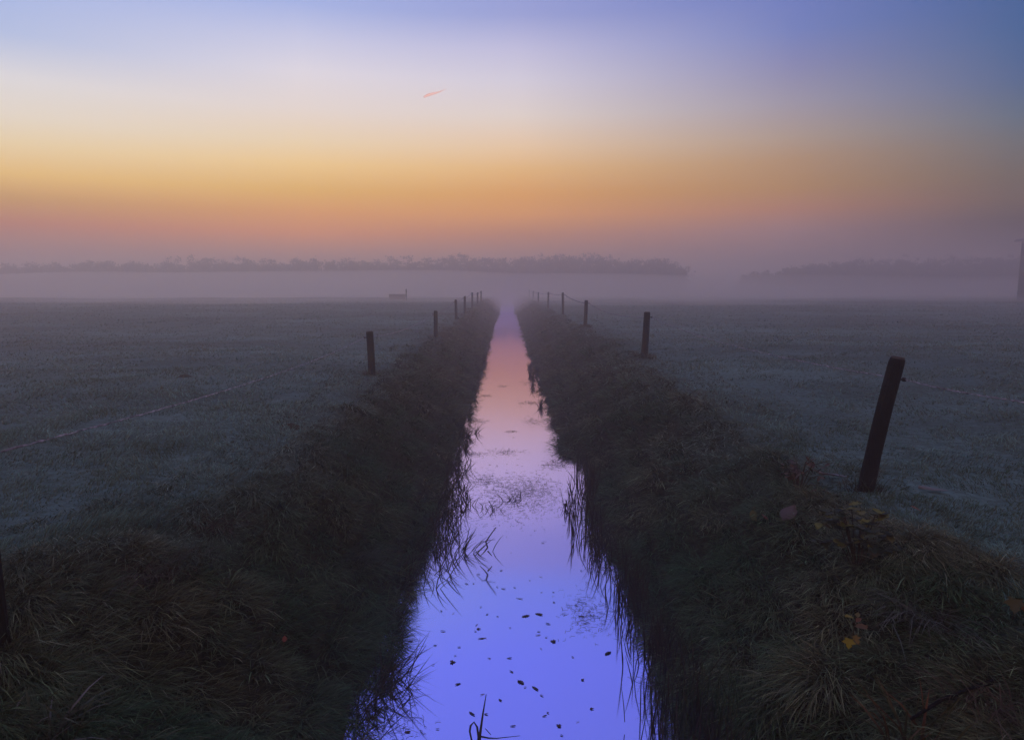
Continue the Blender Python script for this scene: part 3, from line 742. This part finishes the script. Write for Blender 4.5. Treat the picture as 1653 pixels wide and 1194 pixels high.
random.seed(21)
OLV, DGR, BRN = (.13, .15, .03), (.020, .034, .014), (.05, .030, .018)
sprig('maple_seedling', 'small seedling with bright yellow lobed leaves on the dark right bank', 'plant', 1.89, 3.527,
      [([(0, 0, -.02), (.005, 0, .10), (.02, .01, .22)], .005), ([(.005, 0, .10), (-.03, -.03, .12)], .003)],
      [((-.03, -.03, .12), .055, 2.7, -1.1, (.20, .195, .015), 'maple'), ((.0, -.02, .13), .048, 3.5, -.7, (.13, .10, .02), 'maple'), ((.02, 0, .17), .08, -1.3, -.1, (.11, .075, .035), 'oval'),
       ((.02, .0, .20), .05, -1.0, .2, (.13, .07, .035), 'oval'), ((.01, .01, .22), .05, 1.5, .2, (.15, .15, .025), 'oval'), ((.03, .01, .22), .045, -.6, .3, (.10, .095, .025), 'oval')])
st, lv = [], []
for k in range(22):
    a = random.uniform(0, 6.28); l = random.uniform(.12, .32); hh = random.uniform(.16, .40)
    tip = (math.cos(a) * l, math.sin(a) * l * .7, hh); mid = (tip[0] * .45, tip[1] * .45, hh * 1.05)
    st.append(([(0, 0, -.02), mid, tip], .004))
    for q in range(6):
        u = random.uniform(.35, 1.0); p = tuple(mid[i] + (tip[i] - mid[i]) * (u - .35) / .65 for i in range(3))
        c = random.choice([DGR, DGR, (.035, .05, .018), OLV, (.05, .055, .02), (.08, .085, .02)]) if p[2] > .12 else DGR
        lv.append((p, random.uniform(.045, .085), random.uniform(0, 6.28), random.uniform(-.6, .4), c, random.choice(['oval', 'oval', 'maple'])))
for k in range(4):
    lv.append(((-.03 + random.uniform(-.03, .03), random.uniform(-.05, .03), .38 + .03 * k), .06, random.uniform(0, 6.28), random.uniform(-.4, .3), (.11, .12, .02), 'maple'))
sprig('bramble', 'low leafy bramble with yellow-green top leaves below the leaning fence post', 'plant', 2.262, 4.211, st, lv)
st, lv = [], []
for k in range(14):
    a = random.uniform(0, 6.28); l = random.uniform(.05, .30); hh = random.uniform(.14, .34)
    st.append(([(0, 0, -.02), (math.cos(a) * l * .4, math.sin(a) * l * .4, hh * .8), (math.cos(a) * l, math.sin(a) * l, hh)], .005))
    for q in range(3):
        lv.append(((math.cos(a) * l * random.uniform(.5, 1), math.sin(a) * l * random.uniform(.5, 1), hh * random.uniform(.7, 1)), random.uniform(.05, .085), random.uniform(0, 6.28), random.uniform(-1.0, .2), random.choice([BRN, (.07, .042, .022), (.04, .028, .02), (.09, .062, .035)]), 'oval'))
sprig('dock', 'withered brown broad-leaved plant on the right bank crest left of the leaning post', 'plant', 2.478, 5.619, st, lv)
sprig('maple_seedling', 'tiny yellow-green two-leaved sprig low on the right bank beside a red leaf', 'plant', 1.991, 5.341, [([(0, 0, -.02), (0, 0, .14)], .004)],
      [((0, 0, .14), .09, 2.9, -.9, (.07, .085, .015), 'oval'), ((0, 0, .10), .06, 3.7, -.8, (.13, .105, .015), 'maple'), ((0, 0, .12), .07, -1.4, -.3, (.05, .07, .02), 'oval')])
sprig('maple_seedling', 'seedling with olive and orange leaves at the far right edge of the bank', 'plant', 2.67, 3.399, [([(0, 0, -.02), (0, 0, .12)], .004), ([(0, 0, .08), (.10, -.02, .12)], .003)],
      [((0, 0, .12), .08, 2.6, -.9, (.05, .055, .015), 'maple'), ((.05, 0, .09), .055, 3.3, -1.1, (.12, .055, .015), 'maple'), ((.10, -.02, .12), .065, 3.8, -.9, (.055, .06, .018), 'maple')])

def lying(kind, label, x, y, s_, c, rz, tilt=.15, k=0, lift=.07):
    o = leaf_obj('fallen_leaf', kind, k, c); o.location = (x, y, gz(x, y) + lift); o.scale = (s_, s_, s_ * .6); o.rotation_euler = (tilt, .05, rz)
    tag(o, label, 'leaf'); return o
lying('oval', 'large pale dead leaf standing tilted on the right bank below the withered plant', 2.176, 5.076, .19, (.085, .072, .068), -.9, .45, 1, .05)
lying('oval', 'pale frosted flat leaf lying in grass just left of the leaning post', 2.906, 5.909, .24, (.20, .21, .24), 1.4, .10, 2, .08)
lying('lance', 'narrow pale frosted leaf lying on the right meadow beyond the leaning post', 3.568, 5.525, .22, (.13, .15, .15), 1.2, .04, 4, .03)
lying('oval', 'small red fallen leaf on the right bank beneath a yellow-green sprig', 2.022, 5.16, .07, (.12, .03, .022), .6, .5, 5, .12)
lying('oval', 'orange-red fallen leaf on the lower left bank', -1.374, 3.988, .05, (.16, .045, .015), .2, .4, 6, .12)
lying('oak', 'rusty orange fallen leaf in frosted grass right of the leaning post', 3.029, 4.868, .07, (.15, .06, .03), 1.0, .4, 7, .08)

b = MB(); b.tube([(-.26, -.10, .06), (-.08, -.03, .11), (.08, .02, .13), (.30, .08, .17)], [.007, .009, .008, .005], 7, jit=.1); b.tube([(.08, .02, .13), (.16, -.03, .19)], [.005, .003], 6)
tag(b.build('stick', wood_m, loc=(2.13, 3.028, gz(2.13, 3.028))), 'thin dark broken stick lying across grass at the bottom right', 'stick')

soil_m = noise_mat('loose_soil', (.012, .010, .008), (.035, .028, .022), 25, .95, .1, bump=1)
def molehill(x, y, r, label):
    V, F = [], []; n, m = 22, 7
    for i in range(m + 1):
        for k in range(n):
            u = i / m; a = 2 * math.pi * k / n
            V.append((math.cos(a) * r * u * (1 + .12 * math.sin(3 * a + x)), math.sin(a) * r * u * .8, r * .42 * (1 - u * u) ** 1.3 - .02 + .03 * r * math.sin(7 * a + 9 * u) * u))
    for i in range(m):
        for k in range(n): F.append((i * n + k, (i + 1) * n + k, (i + 1) * n + (k + 1) % n, i * n + (k + 1) % n))
    o = np_mesh('molehill', np.array(V), [np.array(F)], soil_m, smooth=True); o.location = (x, y, gz(x, y)); tag(o, label, 'molehill')
molehill(-2.512, 7.797, .17, 'small dark molehill beside the left bank, before the first full fence post')
molehill(-5.733, 12.076, .16, 'low dark molehill out on the left meadow')

# ------------------------------------------------------------------ trough, barn
metal_m = noise_mat('dull_zinc', (.10, .10, .11), (.18, .18, .19), 8, .6, .4)
def trough():
    x, y = -10.6, 66.5
    r = empty('water_trough', (x, y, gz(x, y))); tag(r, 'hazy low box-shaped water trough with an upright post at one end on the left meadow', 'trough')
    w, d, h = .78, .32, .62; i = .05
    b = MB()
    def fr(s_, z): return [(-w * s_, -d * s_, z), (w * s_, -d * s_, z), (w * s_, d * s_, z), (-w * s_, d * s_, z)]
    o_b, o_t = fr(.92, .12), fr(1, h); i_t = [(a - math.copysign(i, a), c - math.copysign(i, c), h) for a, c, _ in o_t]; i_b = [(a * .86, c * .8, .20) for a, c, _ in o_b]
    b.add(o_b + o_t + i_t + i_b, [(3, 2, 1, 0)] + [(k, (k + 1) % 4, 4 + (k + 1) % 4, 4 + k) for k in range(4)] + [(4 + k, 4 + (k + 1) % 4, 8 + (k + 1) % 4, 8 + k) for k in range(4)] + [(8 + k, 8 + (k + 1) % 4, 12 + (k + 1) % 4, 12 + k) for k in range(4)] + [(12, 13, 14, 15)])
    b.build('tub', metal_m, r)
    for sx in (-1, 1):
        for sy in (-1, 1):
            b = MB(); b.box((sx * w * .8 - .04, sy * d * .7 - .04, -.05), (sx * w * .8 + .04, sy * d * .7 + .04, .122)); b.build('leg', metal_m, r)
    b = MB(); b.tube([(w + .08, 0, -.1), (w + .08, 0, 1.12)], .055, 10); b.build('post', wood_m, r)
trough()

board_m = noise_mat('dark_boards', (.014, .012, .012), (.035, .031, .030), 5, .85, .2, (9, 9, .4), .6)
roof_m = noise_mat('sheet_roof', (.05, .05, .055), (.10, .10, .105), 3, .6, .3, (1, 8, 1), .5)
def barn():
    # long side toward the ditch, its far corner just inside the frame
    x0, x1, y0, y1, e, rg = 59.75, 75.0, 58.0, 80.0, 6.75, 8.5
    r = empty('barn', (x0, y0, 0)); tag(r, 'hazy dark barn with an overhanging roof, cut by the right edge', 'barn')
    X, Y = x1 - x0, y1 - y0
    b = MB(); xm = X / 2
    b.add([(0, 0, -.3), (X, 0, -.3), (X, Y, -.3), (0, Y, -.3), (0, 0, e), (X, 0, e), (X, Y, e), (0, Y, e), (xm, 0, rg - .05), (xm, Y, rg - .05)],
          [(0, 1, 5, 8, 4), (1, 2, 6, 5), (2, 3, 7, 9, 6), (3, 0, 4, 7)])
    for i in range(int(Y / .6)):                                     # battens over the board joints
        b.box((-.035, i * .6 + .28, -.2), (-.003, i * .6 + .34, e - .02))
    b.build('wall', board_m, r)
    b = MB(); o = .5; sl = (rg - e) / xm
    for xe in (-o, X + o):
        zA, zB = e - o * sl + .06, rg + .06
        b.add([(xe, -o, zA), (xe, Y + o, zA), (xm, Y + o, zB), (xm, -o, zB), (xe, -o, zA + .24), (xe, Y + o, zA + .24), (xm, Y + o, zB + .24), (xm, -o, zB + .24)],
              [(0, 3, 2, 1), (4, 5, 6, 7), (0, 1, 5, 4), (1, 2, 6, 5), (3, 0, 4, 7)])
    b.build('roof', roof_m, r)
    b = MB(); b.box((-.10, 6, -.1), (-.04, 10, 4.2)); b.build('door', board_m, r)
barn()

# ------------------------------------------------------------------ far woods
far_leaf_m = tint_mat('far_foliage', .85, .1, .25)
bark_m = noise_mat('bark', (.015, .013, .011), (.04, .034, .03), 6, .9, .1)
def wood(name, prof, dist, rows, seed):
    g = np.random.default_rng(seed); Vs, Cs, n0 = [], [], 0; F = []
    tb = MB(); random.seed(seed)
    xs, ys = [p[0] for p in prof], [p[1] for p in prof]
    for row in range(rows):
        x = xs[0] + row * .7
        while x < xs[-1]:
            top = np.interp(x, xs, ys) * g.uniform(.93, 1.01) + (g.uniform(-.2, .25))
            if row: top *= .97
            y = dist + row * 2.6 + g.uniform(-.9, .9)
            rx = g.uniform(1.3, 2.5) * min(1, top / 6); rz = max(.8, top * g.uniform(.36, .48)); cz = top - rz
            tb.tube([(x, y, -.2), (x + g.uniform(-.1, .1), y, cz * .6), (x + g.uniform(-.2, .2), y, cz + rz * .5)], [.16, .11, .03], 6)
            for q in range(5):
                a = g.uniform(0, 6.28); zz = cz * .6 + g.uniform(0, rz)
                tb.tube([(x, y, zz), (x + math.cos(a) * rx * .7, y + math.sin(a) * rx * .7, zz + g.uniform(.4, 1.1))], [.05, .015], 5)
            m = 800
            # leaves gathered in clumps on and inside the crown
            nc = 16; ca = g.normal(0, 1, (nc, 3)); ca /= np.linalg.norm(ca, axis=1)[:, None]; ca *= g.uniform(.35, .92, nc)[:, None]
            idx = g.integers(0, nc, m)
            p = ca[idx] * np.array([rx, rx, rz]) + g.normal(0, .34, (m, 3)) * np.array([1, 1, .7])
            p += np.array([x, y, cz])
            low = g.random(m) < .45                                   # undergrowth at the foot
            p[low] = np.stack([x + g.normal(0, 1.3, low.sum()), y + g.normal(0, .8, low.sum()), g.uniform(0, max(1.2, cz * 1.1), low.sum())], -1)
            s_ = g.uniform(.10, .26, m)
            u = g.normal(0, 1, (m, 3)); u /= np.linalg.norm(u, axis=1)[:, None]
            v = np.cross(u, g.normal(0, 1, (m, 3))); v /= np.linalg.norm(v, axis=1)[:, None]
            q = np.stack([p - u * s_[:, None], p - v * s_[:, None] * .7, p + u * s_[:, None], p + v * s_[:, None] * .7], 1)
            q = q[(q[:, :, 2].max(1) < 9.35)]
            Vs.append(q.reshape(-1, 3)); k = len(q)
            cc = mixc((.022, .024, .014), (.045, .036, .022), g.random(k)); Cs.append(np.repeat(cc, 4, 0))
            F.append(n0 + np.arange(k * 4).reshape(-1, 4)); n0 += k * 4
            x += g.uniform(1.2, 2.3)
    V0 = np.array(tb.v); nb = len(V0)
    # trunks and crowns in one object
    Vall = np.concatenate([V0] + Vs); Call = np.concatenate([np.tile([.022, .019, .016], (nb, 1))] + Cs)
    f4 = np.array([f for f in tb.f if len(f) == 4]); fx = [np.array([f]) for f in tb.f if len(f) not in (4,)]
    o = np_mesh(name, Vall, [f4] + fx + [f + nb for f in F], far_leaf_m, {'tint': Call})
    tag(o, kind='stuff'); return o
wood('distant_wood', [(-104.2, 6.27),(-97.1, 6.39),(-85.2, 6.51),(-73.4, 6.98),(-61.5, 7.34),(-47.3, 7.23),(-33.1, 7.23),(-20.0, 7.47),(-11.1, 7.71),(-8.7, 8.18),(-5.8, 8.06),(-2.2, 7.59),(0.2, 7.71),(3.8, 8.42),(7.3, 8.07),(10.3, 7.95),(12.7, 8.07),(15.1, 8.30),(18.1, 7.95),(21.7, 7.84),(28.8, 7.84),(31.8, 7.49),(33.3, 6.54),(34.2, 5.12)], 131, 3, 4)
wood('distant_wood', [(48.5, 4.21),(53.5, 4.84),(57.3, 5.59),(64.9, 6.85),(73.7, 7.85),(78.8, 7.73),(81.4, 8.23),(84.6, 7.73),(94.1, 8.36),(100.4, 8.86),(105.6, 8.49),(111.9, 8.49),(117.1, 8.37)], 139, 3, 9)

# ------------------------------------------------------------------ vapour trail high in the sky
m, nt, out = new_mat('ice_trail')
tr = nt.nodes.new('ShaderNodeBsdfTranslucent'); tr.inputs['Color'].default_value = (.95, .95, .95, 1)
df = nt.nodes.new('ShaderNodeBsdfDiffuse'); df.inputs['Color'].default_value = (.9, .9, .9, 1)
mx = nt.nodes.new('ShaderNodeMixShader'); mx.inputs[0].default_value = .25
nt.links.new(tr.outputs[0], mx.inputs[1]); nt.links.new(df.outputs[0], mx.inputs[2])
tp = nt.nodes.new('ShaderNodeBsdfTransparent'); m2 = nt.nodes.new('ShaderNodeMixShader')
m2.inputs[0].default_value = .33
nt.links.new(mx.outputs[0], m2.inputs[1]); nt.links.new(tp.outputs[0], m2.inputs[2]); nt.links.new(m2.outputs[0], out.inputs['Surface'])
pts, rad = [], []
A, Bp = Vector((-3502, 30000, 7901)), Vector((-2560, 30000, 8350))
for i in range(25):
    u = i / 24; p = A.lerp(Bp, u); p.z += 16 * math.sin(u * 7) ; p.y += 400 * u; pts.append(p)
    rad.append((26 + 46 * min(1, u * 5)) * (1 - u) ** 1.1 + 4)
b = MB(); b.tube(pts, rad, 14, jit=.08)
tag(b.build('vapour_trail', m, smooth=True), 'short glowing orange vapour trail slanting up in the pale sky', 'vapour trail')
